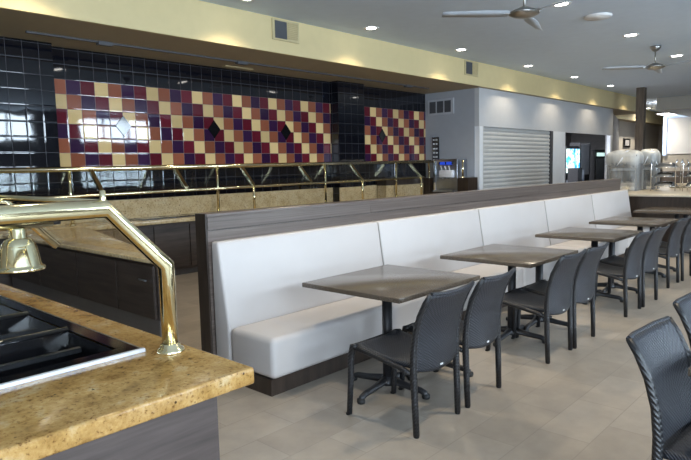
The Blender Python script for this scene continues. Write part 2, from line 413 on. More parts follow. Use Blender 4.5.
# far end wall with its bright framed recess
mb = MB(); mb.box(XR, XR+.2, YW, 11.6, 0, HC); struct('wall_right', mb, 'far')
struct('baseboard_right', MB().box(XR-.04, XR, YW, 9.2, 0, 1.15), 'fardark')

# roll-up shutter
sh = thing('roll_shutter', (14.8, YG+.03, .95), 'closed pale ribbed roll-down shutter in the grey wall behind the booth', 'shutter')
def slat_fn(u, v):
    z = .98+v*1.54; ph = (z*1000/105) % 1.0
    return (12.79+u*3.95, YG+.075-.030*math.sin(math.pi*ph)**.8, z)
MB().grid(slat_fn, 2, 220, True).build('shutter_curtain', 'slat', sh)
MB().box(12.79, 16.74, YG+.03, YG+.10, .95, 1.0).build('bottom_bar', 'steel', sh)
MB().box(16.62, 16.745, YG+.005, YG+.11, 1.0, 2.52).build('guide_rail', 'dimmetal', sh)
MB().box(12.785, 12.82, YG+.005, YG+.11, 1.0, 2.52).build('guide_rail', 'slat', sh)
# counter sill of the service openings
tag(MB().box(12.78, 21.4, YG-.06, YG+.34, .95-.04, .95).build('service_sill', 'steel'), 'steel sill along the foot of the shutter and the open hatch', 'sill')

# things inside the open hatch
t = thing('drink_machine', (21.0, 8.6, 0), 'drinks dispenser with bright blue picture panel inside the open hatch', 'drink dispenser')
def at_y(px, py, y):
    d = Fv+Rv*((px-345.5)/595)-Uv*((py-230)/595); k = y/d.y; return Vector((0, 0, 1.62))+d*k
a = at_y(567, 149, 8.6); b = at_y(579.5, 171, 8.6)
x0, x1 = a.x, b.x; t.location = ((x0+x1)/2, 8.6, 0)
def screen_mat():
    m, nt, b_ = new_mat('picture_screen')
    v = objvec(nt); f = noise(nt, 3.2, v, 3, .6)
    c = ramp(nt, f, [(.30, (.02, .08, .9)), (.45, (.05, .55, .9)), (.55, (.9, .95, 1)), (.64, (.2, .8, .25)), (.75, (.9, .7, .1))])
    L(nt, c, b_.inputs['Emission Color']); b_.inputs['Emission Strength'].default_value = 1.6; b_.inputs['Base Color'].default_value = (0, 0, 0, 1); return m
M['screen'] = screen_mat()
MB().box(x0-.03, x1+.01, 8.62, 9.05, 0, 2.2).build('machine_body', 'iron', t)
MB().box(x0, x1, 8.6, 8.62, 1.25, 2.1).build('picture_panel', 'screen', t)
MB().box(x0, x1, 8.45, 8.62, .86, 1.0).build('drip_tray', 'steel', t)
for q in (.1, .5): MB().box(x0+q, x0+q+.2, 8.5, 8.62, 1.05, 1.2).build('dispenser_nozzle', 'iron', t)
a = at_y(580.5, 144, 8.7); b = at_y(590, 172, 8.7)
t = thing('ice_machine', ((a.x+b.x)/2, 8.7, 0), 'tall pale grey appliance panel beside the blue picture dispenser', 'ice machine')
MB().box(a.x, b.x, 8.72, 9.13, 0, 1.15).build('lower_cabinet', 'iron', t)
MB().box(a.x+.07, b.x-.05, 8.72, 9.1, 1.15, 2.28).build('grey_panel', 'glowgrey', t)
MB().box(a.x, a.x+.07, 8.7, 9.1, 1.15, 2.35).build('side_trim', 'iron', t)
MB().box(b.x-.05, b.x, 8.7, 9.1, 1.15, 2.35).build('side_trim', 'iron', t)
a = at_y(592.8, 149, 8.95); b = at_y(602.5, 182, 8.95)
t = thing('glass_door_cooler', ((a.x+b.x)/2, 8.5, 0), 'narrow black upright cooler with small lit sign, farthest right in the hatch', 'cooler')
MB().box(a.x, b.x, 8.86, 9.3, 0, 2.1).build('cooler_body', 'iron', t)
dd = MB().box(a.x+.12, b.x-.12, 8.83, 8.86, .3, 1.75).build('glass_door', 'glowgrey', t)
MB().box(a.x+.2, b.x-.2, 8.82, 8.86, 1.84, 1.98).build('lit_sign', emit('cooler_sign', (.6, .85, .8), .9), t)
a = at_y(581, 170, 8.2); 
t = thing('coffee_brewer', (a.x, 8.25, 0), 'dark brewer on steel legs below the grey appliance panel', 'brewer')
MB().box(a.x-.42, a.x-.02, 8.15, 8.5, .92, 1.42).build('brewer_body', 'iron', t)
MB().box(a.x-.5, a.x+.55, 8.1, 8.55, .86, .92).build('stand_top', 'steel', t)
for q in (-.45, .5): MB().box(a.x+q-.02, a.x+q+.02, 8.12, 8.16, 0, .86).build('stand_leg', 'steel', t)
MB().lathe([(0, .92), (.12, .92), (.12, 1.3), (.08, 1.36), (0, 1.36)], (a.x+.25, 8.3, 0)).build('steel_urn', 'steel', t)
# unseen fill light added to brighten the service room
l = bpy.data.lights.new('service_fill', 'AREA'); l.size = 1.2; l.energy = 420; l.color = (.85, .9, 1)
o = bpy.data.objects.new('service_fill', l); COL.objects.link(o); o.location = (18.6, 9.8, 3.3)

# ------------------------------------------------------------------ vents, track, sign, frames
def soffit_vent(x0, x1, lab):
    t = thing('air_vent', ((x0+x1)/2, YS, 3.62), lab, 'air vent', 'vents on the cream soffit')
    xm = x0+(x1-x0)*.52
    MB().box(x0, x1, YS-.02, YS, 3.60, 3.92).build('vent_frame', 'ventcream', t, bevel=.006, segs=1)
    MB().box(x0+.05, xm, YS-.026, YS-.018, 3.63, 3.89).build('dark_opening', 'louvre', t)
    mb = MB()
    for k in range(9): z = 3.645+k*.028; mb.add([(xm+.02, YS-.022, z), (x1-.04, YS-.022, z), (x1-.04, YS-.034, z+.016), (xm+.02, YS-.034, z+.016)], [(0, 1, 2, 3)])
    mb.build('louvre', 'ventcream', t, solid=.004)
soffit_vent(6.16, 6.72, 'square vent high on the cream soffit, the larger-looking one above the wide chequered panel')
soffit_vent(11.70, 12.28, 'smaller-looking square vent on the cream soffit above the grey service room corner')
t = thing('wall_grille', (XG, 8.2, 2.9), 'three-part grille vent high on the grey side wall', 'air vent')
MB().box(XG-.025, XG, 7.98, 8.74, 2.86, 3.24).build('grille_frame', 'ventgrey', t, bevel=.006, segs=1)
for k in range(3):
    y = 8.06+k*.22; MB().box(XG-.032, XG-.02, y, y+.18, 2.91, 3.19).build('louvre_panel', 'louvre', t)
# black menu strip sign on the grey wall
t = thing('menu_sign', (XG, 8.35, 1.9), 'narrow black sign with white symbols on the grey side wall', 'sign')
MB().box(XG-.03, XG, 8.42, 8.61, 1.70, 2.32).build('sign_board', 'black', t)
for k, z in enumerate((2.27, 2.17, 2.05, 1.95, 1.85, 1.77)):
    MB().box(XG-.036, XG-.03, 8.45, 8.50 if k % 2 else 8.51, z-.035, z).build('white_symbol', 'whiteplastic', t)
    MB().box(XG-.036, XG-.03, 8.53, 8.585, z-.035, z).build('white_symbol', 'whiteplastic', t)
# track rail under the soffit
t = thing('ceiling_track', (7.3, 8.1, ZS), 'thin grey track rail under the shaded soffit above the serving line', 'track rail')
MB().box(2.95, 11.7, 8.08, 8.12, ZS-.025, ZS).build('track', 'dimmetal', t)
for x in (3.96, 6.3, 10.9): MB().box(x-.10, x+.10, 8.06, 8.14, ZS-.05, ZS).build('junction_block', 'louvre', t)
t = MB().box(6.3, 6.9, 8.55, 8.62, ZS-.02, ZS).build('linear_fitting', 'ventcream'); tag(t, 'short cream strip fitting under the soffit behind the track rail', 'light fitting')
# picture frame on far wall
t = thing('picture_frame', (29.0, 9.2, 2.3), 'small black framed picture on the grey wall above the wrapped racks', 'picture frame')
MB().box(28.55, 29.5, 9.16, 9.2, 2.25, 2.65).build('frame', 'black', t)
MB().box(28.75, 29.3, 9.15, 9.17, 2.32, 2.58).build('picture', 'darkgrey', t)
# framed bright recess on the far wall
def at_x(px, py, x):
    d = Fv+Rv*((px-345.5)/595)-Uv*((py-230)/595); return Vector((0, 0, 1.62))+d*(x/d.x)
XF = 30.0
struct('wall_far_partition', MB().box(XF, XF+.12, YW, at_x(663.5, 140, XF).y, 0, 3.47), 'far')
p = at_x(667.5, 118, XF); q = at_x(691, 153.5, XF); ytop = p.y; ybot = q.y-2.2
t = thing('wall_recess', (XF, (ytop+ybot)/2, q.z), 'pale blue-white framed panel glowing on the far beige wall', 'wall panel')
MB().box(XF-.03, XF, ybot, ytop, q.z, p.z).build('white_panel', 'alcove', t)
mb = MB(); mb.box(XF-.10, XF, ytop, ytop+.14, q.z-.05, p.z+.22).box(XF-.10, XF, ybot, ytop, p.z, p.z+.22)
mb.build('frame_trim', emit('pale_blue_frame_glow', (.55, .72, 1), .62), t)  # frame is no lamp; its brightness is put in as emission
struct('baseboard_far', MB().box(XF-.05, XF, YW, at_x(663.5, 140, XF).y, 0, 1.12), 'fardark')

# ------------------------------------------------------------------ column
c = Vector((20.7, 6.14, 0))
t = thing('square_column', c, 'slim dark square wooden column rising to the ceiling behind the wrapped racks', 'column')
MB().box(c.x-.12, c.x+.12, c.y-.12, c.y+.12, .12, HC).build('shaft', 'column_wood', t)
MB().box(c.x-.16, c.x+.16, c.y-.16, c.y+.16, 0, .12).build('plinth', 'wood_v', t)

# ------------------------------------------------------------------ ceiling fans and lights
def fan(loc, lab, ang):
    x, y = loc; t = thing('ceiling_fan', (x, y, HC), lab, 'ceiling fan', 'ceiling fans')
    MB().lathe([(0, HC), (.10, HC), (.105, HC-.03), (.06, HC-.09), (.02, HC-.11), (0, HC-.11)], (x, y, 0)).build('canopy', 'nickel', t)
    MB().tube([(x, y, HC-.1), (x, y, HC-.36)], .014).build('downrod', 'nickel', t)
    MB().lathe([(0, HC-.33), (.05, HC-.335), (.13, HC-.37), (.19, HC-.40), (.19, HC-.425), (.12, HC-.46), (.05, HC-.475), (0, HC-.475)], (x, y, 0), 32).build('motor_housing', 'nickel', t)
    for k in range(3):
        a = math.radians(ang+120*k); ca, sa = math.cos(a), math.sin(a)
        def P(r, w, z): return (x+ca*r-sa*w, y+sa*r+ca*w, z)
        mb = MB(); zz = HC-.415
        n = 8; up = []; lo = []
        for i in range(n+1):
            r = .20+i/n*.85; w = .05+.035*math.sin(math.pi*min(1, i/n+.15)); tw = .018
            up.append(P(r, w, zz+tw)); lo.append(P(r, -w, zz-tw))
        vs = up+lo; fs = [(i, i+1, n+2+i, n+1+i) for i in range(n)]
        mb.add(vs, fs, True); bl = mb.build('blade', 'blade', t, solid=.008)
        MB().slab([P(.12, -.03, zz), P(.26, -.03, zz), P(.26, .03, zz), P(.12, .03, zz)], .012).build('blade_bracket', 'nickel', bl)
    return t
fan((7.35, 3.61), 'ceiling fan nearest the camera, cut by the top edge of the picture', 135)
fan((13.5, 3.76), 'complete ceiling fan with short rod, farther away near the column', 130)
t = thing('ceiling_speaker', (10.0, 3.65, HC), 'round white flush disc on the ceiling between the two fans', 'speaker')
MB().lathe([(0, HC-.03), (.19, HC-.03), (.20, HC-.015), (.20, HC)], (10, 3.65, 0), 40).build('grille_disc', 'trimring', t)
MB().lathe([(.19, HC-.032), (.205, HC-.03), (.21, HC)], (10, 3.65, 0), 40).build('rim', 'trimring', t)

def downlight(x, y, lab, power=SPOT_W, r=.085, spot=True, color=WARM, ang=120, blend=1):
    z = HC
    if x > 24.7 and y < 6.7: z = 3.47
    t = thing('downlight', (x, y, z), lab, 'ceiling light', 'recessed ceiling lights')
    MB().lathe([(r, z-.004), (r+.035, z-.012), (r+.045, z-.001)], (x, y, 0), 28).build('trim_ring', 'trimring', t)
    MB().lathe([(0, z-.006), (r, z-.006)], (x, y, 0), 28).build('lens', 'lens', t)
    if spot:
        l = bpy.data.lights.new('lamp_light', 'SPOT'); l.energy = power; l.color = color; l.spot_size = math.radians(ang); l.spot_blend = blend; l.shadow_soft_size = .07
        o = bpy.data.objects.new('lamp_light', l); COL.objects.link(o); o.parent = t; o.location = (0, 0, -.03)
    return t
names1 = ['cut by the top edge of the picture', 'above the right end of the wide chequered panel', 'above the grille on the grey wall', 'before the left part of the shutter',
          'in front of the right part of the shutter', 'in front of the open hatch', 'left of the dark column top']
for i, (x, n) in enumerate(zip((5.28, 7.9, 10.72, 13.72, 16.5, 19.3, 22.2), names1)):
    downlight(x, 6.62, 'recessed light along the soffit, '+n, 62, ang=122, blend=.6)
downlight(2.6, 6.62, 'round recessed light along the soffit, above the left edge of the serving line', 46, ang=124, blend=.45)
names2 = ['round recessed light between the near fan and the white ceiling disc', 'round recessed light between the white ceiling disc and the far fan', 'round recessed light just right of the far fan']
for x, n in zip((8.83, 11.96, 15.1), names2): downlight(x, 3.76, n, 200, .10)
downlight(5.7, 3.76, 'recessed light over the second dining table, just above the picture', 200, .10)
downlight(2.6, 3.76, 'recessed light over the near end of the white booth', 110, .10)
for x in (4.2, 9.5): downlight(x, .9, 'unseen recessed light added over the aisle right of the dining row', 190, .10)  # out-of-view lights added to brighten the aisle floor
downlight(29.0, 8.3, 'small recessed light glowing on the far cream band right of the column', 420, color=(1, .9, .75), ang=165)
p1 = thing('large_ceiling_light', (24.4, 6.4, HC), 'wide bright ceiling light beside the far bulkhead', 'ceiling light')
p = at_x(667, 110.5, 26.6)
p1.location = (p.x, p.y, 3.47)
MB().box(p.x-.6, p.x+.6, p.y-.20, p.y+.20, 3.44, 3.47).build('lens', 'lens2', p1)
MB().box(p.x-.66, p.x+.66, p.y-.26, p.y+.26, 3.45, 3.4699).build('frame', 'trimring', p1)

# ================================================================== SERVING LINE AT THE BACK
YC = 8.05
cab = thing('serving_counter', (6, 8.4, 0), 'long dark wood serving counter with golden granite top under the tiled wall', 'counter')
MB().prism([(-3.3, YC+.10), (12.0, YC+.10), (12.0, YB), (9.99, YB), (9.99, 8.59), (9.14, 8.59), (9.14, YB), (3.47, YB), (3.47, 8.61), (-3.3, 8.61)], .1, .84).build('cabinet_body', 'cab', cab)
MB().prism([(-3.3, YC+.16), (12.0, YC+.16), (12.0, 8.58), (-3.3, 8.58)], 0, .1).build('toe_kick', 'kick', cab)
MB().prism([(-3.3, YC), (12.05, YC), (12.05, YB-.002), (9.985, YB-.002), (9.985, 8.595), (9.145, 8.595), (9.145, YB-.002), (3.465, YB-.002), (3.465, 8.615), (-3.3, 8.615)], .84, .90).build('granite_top', 'granite2', cab, bevel=.008, segs=2)
mb = MB(); mb.box(3.47, 9.14, YB-.03, YB, .90, 1.20).box(9.99, 12.05, YB-.03, YB, .90, 1.20).box(-3.3, 3.46, 8.59, 8.62, .90, 1.20).box(9.12, 9.99, 8.57, 8.598, .90, 1.20)
mb.build('granite_backsplash', 'granite2', cab)
for k in range(14):
    x = 2.7+k*.62
    MB().box(x, x+.60, YC+.08, YC+.10, .14, .80).build('door_panel', 'cab', cab, bevel=.004, segs=1)
for x0 in (4.4, 6.0, 7.6):
    t = thing('drop_in_well', (x0+.65, 8.35, .9), {4.4: 'steel pan well set in the back counter just left of the booth end', 6.0: 'steel pan well in the back counter behind the near end of the wood half wall', 7.6: 'steel pan well in the back counter below the dark pilaster'}[x0], 'food well', 'steel wells in the back counter')
    MB().box(x0, x0+1.3, 8.16, 8.56, .901, .915).build('rim', 'steelpan', t, bevel=.004, segs=1)
    for k in range(3): MB().box(x0+.06+k*.41, x0+.42+k*.41, 8.2, 8.52, .912, .92).build('pan', 'wellblack', t)
# wedge-shaped end of the serving counter coming towards the camera
pn = thing('counter_peninsula', (2.6, 6.2, 0), 'dark panelled return of the serving counter with wedge granite top, seen under the brass frame', 'counter')
poly = [(2.47, 4.45), (2.60, 4.45), (3.5, YC-.002), (2.47, YC-.002)]
MB().prism(poly, .865, .90).build('granite_top', 'granite2', pn, bevel=.006, segs=2)
MB().prism([(2.54, 4.52), (2.58, 4.52), (3.4, YC-.02), (2.54, YC-.02)], .36, .865).build('cabinet_body', 'cab', pn)
MB().prism([(2.54, 4.52), (2.58, 4.52), (3.4, YC-.02), (2.54, YC-.02)], 0, .36).build('base_plinth', 'kick', pn)
ys = [4.54, 5.2, 6.05, 7.05, 8.02]
for a, b in zip(ys[:-1], ys[1:]):
    d = MB().box(2.515, 2.54, a+.008, b-.008, .37, .83).build('side_panel', 'cab', pn, bevel=.003, segs=1)
    if a == 4.54: MB().tube([(2.50, a+.10, .70), (2.50, a+.22, .70)], .008).build('handle', 'steel', d)
# sneeze guard over the serving line
sg = thing('sneeze_guard', (7, 8.3, .9), 'long brass sneeze guard with sloping glass over the back serving counter', 'sneeze guard')
YT, ZT, YL, ZL = 8.45, 1.69, 8.12, 1.345
MB().tube([(1.2, YT, ZT-.02), (12.3, YT, ZT+.03)], .036).build('top_rail', 'brass', sg)
MB().tube([(1.2, YL, ZL-.04), (11.5, YL, ZL+.01)], .021).build('lower_rail', 'brass', sg)
for x in (1.2, 3.50, 5.96, 8.56, 10.88, 12.2):
    p = MB().tube([(x, YT, .90), (x, YT, ZT)], .023).build('rear_post', 'brass', sg)
    MB().lathe([(.023, .935), (.033, .93), (.045, .912), (.048, .90)], (x, YT, 0), 16).build('flange', 'brass', p)
for x in (2.4, 3.80, 5.15, 6.47, 7.85, 9.32, 11.40): MB().slab([(x, YT, ZT+.02), (x, YT, ZT-.05), (x, YL, ZL-.035), (x, YL, ZL+.035)], .055).build('bracket', 'brass', sg)
for x in (6.47, 9.32, 11.40):
    p = MB().tube([(x, YL, .90), (x, YL, ZL+.02)], .022).build('front_post', 'brass', sg)
    MB().lathe([(.02, .935), (.03, .93), (.045, .912), (.048, .90)], (x, YL, 0), 16).build('flange', 'brass', p)
xs = [1.2, 2.4, 3.80, 5.15, 6.47, 7.85, 9.32, 11.40]
for a, b in zip(xs[:-1], xs[1:]):
    MB().slab([(a+.03, YT-.005, ZT-.0), (b-.03, YT-.005, ZT), (b-.03, YL+.005, ZL+.01), (a+.03, YL+.005, ZL+.01)], .008).build('glass_panel', 'glass', sg)

# end of line : dark wood boxes, brass posts and the soft-serve machine
t = thing('end_cabinet', (12.2, 7.9, 0), 'dark wood cabinet at the serving line end, around the soft serve machine', 'cabinet')
MB().box(12.07, 12.58, 7.22, 8.8, 0, .98).build('cabinet_body', 'wood_v', t)
MB().box(12.07, 12.50, 8.34, 8.76, .98, 1.32).build('left_box', 'wood_v', t)
MB().box(12.07, 12.50, 7.28, 7.56, .98, 1.32).build('right_box', 'wood_v', t)
t = thing('granite_faced_box', (11.3, 8.65, .9), 'low granite-faced box with dark wood top at the counter right end', 'box')
MB().box(10.6, 12.04, 8.52, 8.78, .901, 1.19).build('granite_face', 'granite2', t)
MB().box(10.58, 12.05, 8.50, 8.79, 1.19, 1.36).build('wood_top', 'wood_v', t)
t = thing('soft_serve_machine', (12.3, 7.83, .98), 'stainless soft serve machine with blue panel and white dispensing head', 'ice cream machine')
MB().box(12.12, 12.56, 7.60, 8.26, .98, 1.76).build('machine_body', 'steel', t, bevel=.012, segs=2)
MB().box(12.09, 12.13, 7.70, 8.10, 1.64, 1.70).build('panel_backing', 'black', t)
MB().box(12.08, 12.125, 7.92, 8.06, 1.63, 1.70).box(12.08, 12.125, 7.74, 7.88, 1.63, 1.70).build('blue_panel', 'panel_blue', t)
MB().box(12.02, 12.13, 7.68, 8.05, 1.33, 1.50).build('dispensing_head', 'whiteplastic', t, bevel=.02, segs=2)
for y in (7.76, 7.87, 7.98):
    MB().tube([(12.05, y, 1.50), (12.0, y, 1.60)], .014).build('draw_handle', 'whiteplastic', t)
    MB().tube([(12.05, y-.02, 1.34), (12.05, y-.02, 1.27)], .016).build('nozzle', 'steel', t)
MB().box(12.0, 12.12, 7.66, 8.2, .99, 1.03).build('drip_tray', 'steel', t)
MB().box(12.11, 12.13, 8.20, 8.26, 1.0, 1.74).build('side_trim', 'chrome', t)
t = thing('brass_post', (12.12, 7.42, 1.32), 'short brass post standing right of the soft serve machine', 'post')
MB().tube([(12.15, 7.47, 1.32), (12.15, 7.47, 1.73)], .024).build('tube', 'brass', t)
MB().lathe([(.026, 1.36), (.045, 1.335), (.05, 1.32)], (12.15, 7.47, 0), 16).build('flange', 'brass', t)

# ================================================================== BOOTH
YH = 3.867
hw = thing('half_wall', (7.3, YH+.07, 0), 'long low grey-brown wood partition behind the white booth', 'partition')
MB().box(2.62, 11.95, YH+.005, YH+.12, 0, 1.155).build('lower_panel', 'woodlight', hw)
MB().box(2.62, 4.55, YH, YH+.12, 1.165, 1.262).box(4.553, 8.4, YH, YH+.12, 1.165, 1.262).box(8.403, 11.95, YH, YH+.12, 1.165, 1.262).build('upper_board', 'woodlight', hw)
MB().box(2.62, 11.95, YH+.012, YH+.128, 1.155, 1.165).build('shadow_gap', 'wood', hw)
MB().box(2.61, 11.96, YH-.008, YH+.13, 1.262, 1.29).build('top_cap', 'woodlight', hw, bevel=.003, segs=1)
MB().box(2.595, 2.61, YH-.006, YH+.128, 0, 1.289).build('end_panel', 'wood_v', hw)
bo = thing('booth_bench', (7.4, 3.5, 0), 'long off-white upholstered booth bench along the wood partition', 'booth bench')
MB().box(2.64, 12.08, 3.20, YH-.002, 0, .122).build('base', 'wood_v', bo)
BX = [2.635, 4.56, 6.51, 8.39, 10.22, 12.1]
for a, b in zip(BX[:-1], BX[1:]):
    MB().box(a+.002, b-.002, 3.165, 3.672, .122, .425).build('seat_cushion', 'vinyl', bo, bevel=.045, segs=5)
    prof = [(3.672, .122), (3.865, .122), (3.865, 1.075), (3.775, 1.075), (3.735, .80), (3.675, .42)]
    n = len(prof); mb = MB().add([(a+.002, y, z) for y, z in prof]+[(b-.002, y, z) for y, z in prof], [tuple(range(n)), tuple(reversed(range(n, 2*n)))]+[(i, n+i, n+(i+1) % n, (i+1) % n) for i in range(n)])
    mb.build('back_cushion', 'vinyl', bo, bevel=.022, segs=4)
    if b < 12:
        MB().tube([(b, 3.674, .44), (b, 3.735-.002, .80), (b, 3.775-.002, 1.055), (b, 3.80, 1.076), (b, 3.85, 1.076)], .006, 6).build('piping', 'seam', bo)

# ================================================================== TABLES
def make_table():
    t = thing('dining_table', (0, 0, 0), 'x', 'table', 'dining tables along the booth')
    MB().box(-.52, .52, -.465, .465, .722, .757).build('table_top', 'table', t, bevel=.004, segs=2)
    for sx in (-.27, .31):
        p = MB().tube([(sx, -.16, .05), (sx, -.16, .722)], .037, 16).build('pedestal', 'iron', t)
        MB().box(sx-.09, sx+.09, -.40, .10, .708, .722).build('mounting_plate', 'iron', p)
        mb = MB(); mb.lathe([(0, .105), (.045, .10), (.06, .06), (.06, .04), (0, .04)], (sx, -.16, 0), 16)
        for ang, ln in ((0, .28), (90, .31), (180, .32), (270, .31)):
            a = math.radians(ang+4); ca, sa = math.cos(a), math.sin(a)
            pts = [(.03, .075, .030), (ln*.6, .055, .024), (ln*.9, .048, .022), (ln, .035, .022), (ln+.01, .008, .018)]
            mb.tube([(sx+ca*r, -.16+sa*r, z) for r, z, w in pts], [w for r, z, w in pts], 10)
        mb.build('base_arms', 'iron', p)
        for ang, ln in ((0, .28), (90, .31), (180, .32), (270, .31)):
            a = math.radians(ang+4)
            MB().lathe([(0, 0), (.026, 0), (.030, .012), (.028, .030), (0, .036)], (sx+math.cos(a)*(ln+.01), -.16+math.sin(a)*(ln+.01), 0), 12).build('glide_foot', 'foot', p)
    return t
tb = make_table()
TABLES = [(3.56, 2.815, 'nearest grey-brown table at the near end of the booth, two dark chairs pulled up'),
          (5.30, 2.73, 'second table from the near end of the booth, before the second pair of chairs'),
          (7.36, 2.73, 'third table along the booth, in the middle of the row'),
          (9.22, 2.78, 'fourth table along the booth, beside its last visible back cushion'),
          (11.55, 2.88, 'farthest table of the row, against the dark low counter')]
for i, (x, y, lab) in enumerate(TABLES):
    o = tb if i == 0 else copy_tree(tb); o.location = (x, y, 0); o['label'] = lab

# ================================================================== CHAIRS
def make_chair():
    t = thing('woven_chair', (0, 0, 0), 'x', 'chair', 'dark woven dining chairs')
    PR = [(0, 0), (.006, .20), (.014, .40), (.013, .50), (.000, .62), (-.032, .74), (-.075, .83), (-.112, .885)]
    def prof(z):
        for (y0, z0), (y1, z1) in zip(PR[:-1], PR[1:]):
            if z <= z1: u = (z-z0)/(z1-z0); return y0+(y1-y0)*u
        return PR[-1][0]
    hw_ = .232
    def back(u, v):
        x = (u*2-1)*hw_; zt = .885-.012*(1-abs(u*2-1)**2); zb = .375+.03*abs(u*2-1)**2
        z = zb+(zt-zb)*v
        return (x, prof(z)-.032*(1-(u*2-1)**2), z)
    b = MB().grid(back, 16, 22).build('backrest', 'weave', t, solid=.020)
    MB().box(-.013, .013, -.033, -.026, .398, .409).build('brand_tag', 'tag', b)
    def seat(u, v):
        x = (u*2-1)*(.215+.012*v); y = .020+v*.495
        z = .416+.048*v-.014*math.sin(math.pi*v)-.008*(1-(u*2-1)**2)
        if v > .9: z -= (v-.9)**2*2.2
        return (x, y, z+.012)
    MB().grid(seat, 12, 20).build('seat', 'weave', t, solid=.028)
    for s in (-1, 1):
        x = s*.232
        # rear leg runs up as the side post of the back
        pts = [(x-s*.004, 0, .008), (x, .006, .20), (x, .013, .38), (x, .013, .50), (x, .000, .62), (x, -.032, .74), (x, -.075, .83), (x, -.113, .888)]
        leg = MB().tube(pts, [.0195, .021, .022, .021, .019, .018, .016, .013], 12).build('rear_leg', 'weave_dk', t)
        MB().lathe([(0, 0), (.016, 0), (.017, .010), (0, .010)], (x-s*.004, 0, 0), 12).build('foot_cap', 'foot', leg)
        pts = [(x+s*.004, .535, .008), (x, .522, .22), (x-s*.002, .515, .40), (x-s*.006, .500, .462), (x-s*.01, .462, .474)]
        leg = MB().tube(pts, [.0185, .020, .022, .023, .019], 12).build('front_leg', 'weave_dk', t)
        MB().lathe([(0, 0), (.016, 0), (.017, .010), (0, .010)], (x+s*.004, .545, 0), 12).build('foot_cap', 'foot', leg)
        MB().tube([(x-s*.004, .495, .462), (x-s*.006, .40, .452), (x-s*.006, .25, .428), (x-s*.004, .10, .402), (x, .03, .385)], [.018, .018, .017, .017, .016], 10).build('side_rail', 'weave_dk', t)
    MB().tube([(-.225, .505, .462), (0, .517, .455), (.225, .505, .462)], .017, 10).build('front_rail', 'weave_dk', t)
    MB().tube([(-.226, -.114, .886), (-.12, -.135, .880), (0, -.141, .875), (.12, -.135, .880), (.226, -.114, .886)], .012, 10).build('top_edge', 'weave', t)
    return t
ch = make_chair()
CH = [(3.005, 2.03, 0, 'nearest chair of the booth row, its whole left side in view by the first table'),
      (3.59, 2.04, 2, 'right-hand chair of the first pair, tucked at the nearest booth table'),
      (4.77, 2.00, 0, 'left-hand chair of the second pair, at the second booth table'),
      (5.295, 1.995, 1, 'right-hand chair of the second pair, overlapping its left neighbour'),
      (6.665, 2.00, 0, 'left-hand chair of the third pair, at the middle booth table'),
      (7.225, 1.99, -1, 'right-hand chair of the third pair, at the middle booth table'),
      (8.47, 2.06, 0, 'left-hand chair of the fourth pair, near the right edge of the picture'),
      (9.07, 2.04, 0, 'right-hand chair of the fourth pair, cut by the right edge of the picture'),
      (2.775, .65, 176, 'large chair in the lower right corner, its top sheened blue, facing away from the booth'),
      (3.56, .67, 176, 'chair at the right edge behind the lower right corner chair, only its left side showing')]
for i, (x, y, a, lab) in enumerate(CH):
    o = ch if i == 0 else copy_tree(ch); o.location = (x, y, 0); o.rotation_euler = (0, 0, math.radians(a)); o['label'] = lab
# table of the right-hand row
o = copy_tree(tb); o.location = (3.24, .13, 0); o['label'] = 'table corner at the right edge of the picture, beside the lower right chairs'; o['group'] = 'dining tables on the right'

# ================================================================== LOW COUNTER AT THE FAR END, RACKS
t = thing('side_counter', (13.5, 2.6, 0), 'beige topped dark counter crossing behind the far end of the booth', 'counter')
MB().box(12.42, 16.2, -1.5, 3.85, 0, .93).box(12.42, 16.2, 3.85, 5.4, 0, .93).build('counter_body', 'wood_v', t)
MB().box(12.36, 16.3, -1.5, 5.45, .93, .97).build('counter_top', 'beige_top', t, bevel=.006, segs=1)
tag(MB().tube([(15.3, 3.0, 1.03), (15.3, 3.86, 1.03)], .055, 16).build('far_counter_edge', 'beige_top'), 'pale tube as the lit far edge of another counter between the two wire racks', 'counter edge')  # tube stands in for the lit far edge of another counter
def wire_rack(cx, cy, lab):
    t = thing('wire_rack', (cx, cy, .97), lab, 'rack', 'chrome wire racks')
    hw2, hd = .235, .2; z0 = .97
    for sx in (-1, 1):
        for sy in (-1, 1):
            MB().tube([(cx+sx*hd, cy+sy*hw2, z0), (cx+sx*hd, cy+sy*hw2, z0+.58), (cx+sx*hd, cy+sy*(hw2+.03), z0+.66)], .010, 8).build('upright', 'chrome', t)
    for z in (z0+.10, z0+.30, z0+.50):
        mb = MB()
        for sx in (-1, 1): mb.tube([(cx+sx*hd, cy-hw2, z), (cx+sx*hd, cy+hw2, z)], .007, 6)
        for sy in (-1, 1): mb.tube([(cx-hd, cy+sy*hw2, z), (cx+hd, cy+sy*hw2, z)], .007, 6)
        for k in range(7):
            y = cy-hw2+.03+k*(2*hw2-.06)/6; mb.tube([(cx-hd, y, z), (cx+hd, y, z)], .004, 5)
        sh_ = mb.build('wire_shelf', 'chrome', t)
        def tray(u, v):
            a = (u-.5)*2; b_ = (v-.5)*2
            return (cx+a*.17, cy+b_*.20, z+.012+.09*(1-abs(a)**3)**.5*(1-abs(b_)**4)**.5)
        MB().grid(tray, 10, 12).build('domed_bin', 'steelpan', sh_)
    return t
wire_rack(14.05, 3.63, 'complete three-tier chrome wire rack on the far counter')
wire_rack(14.05, 3.02, 'chrome wire rack on the far counter, cut by the right edge of the picture')
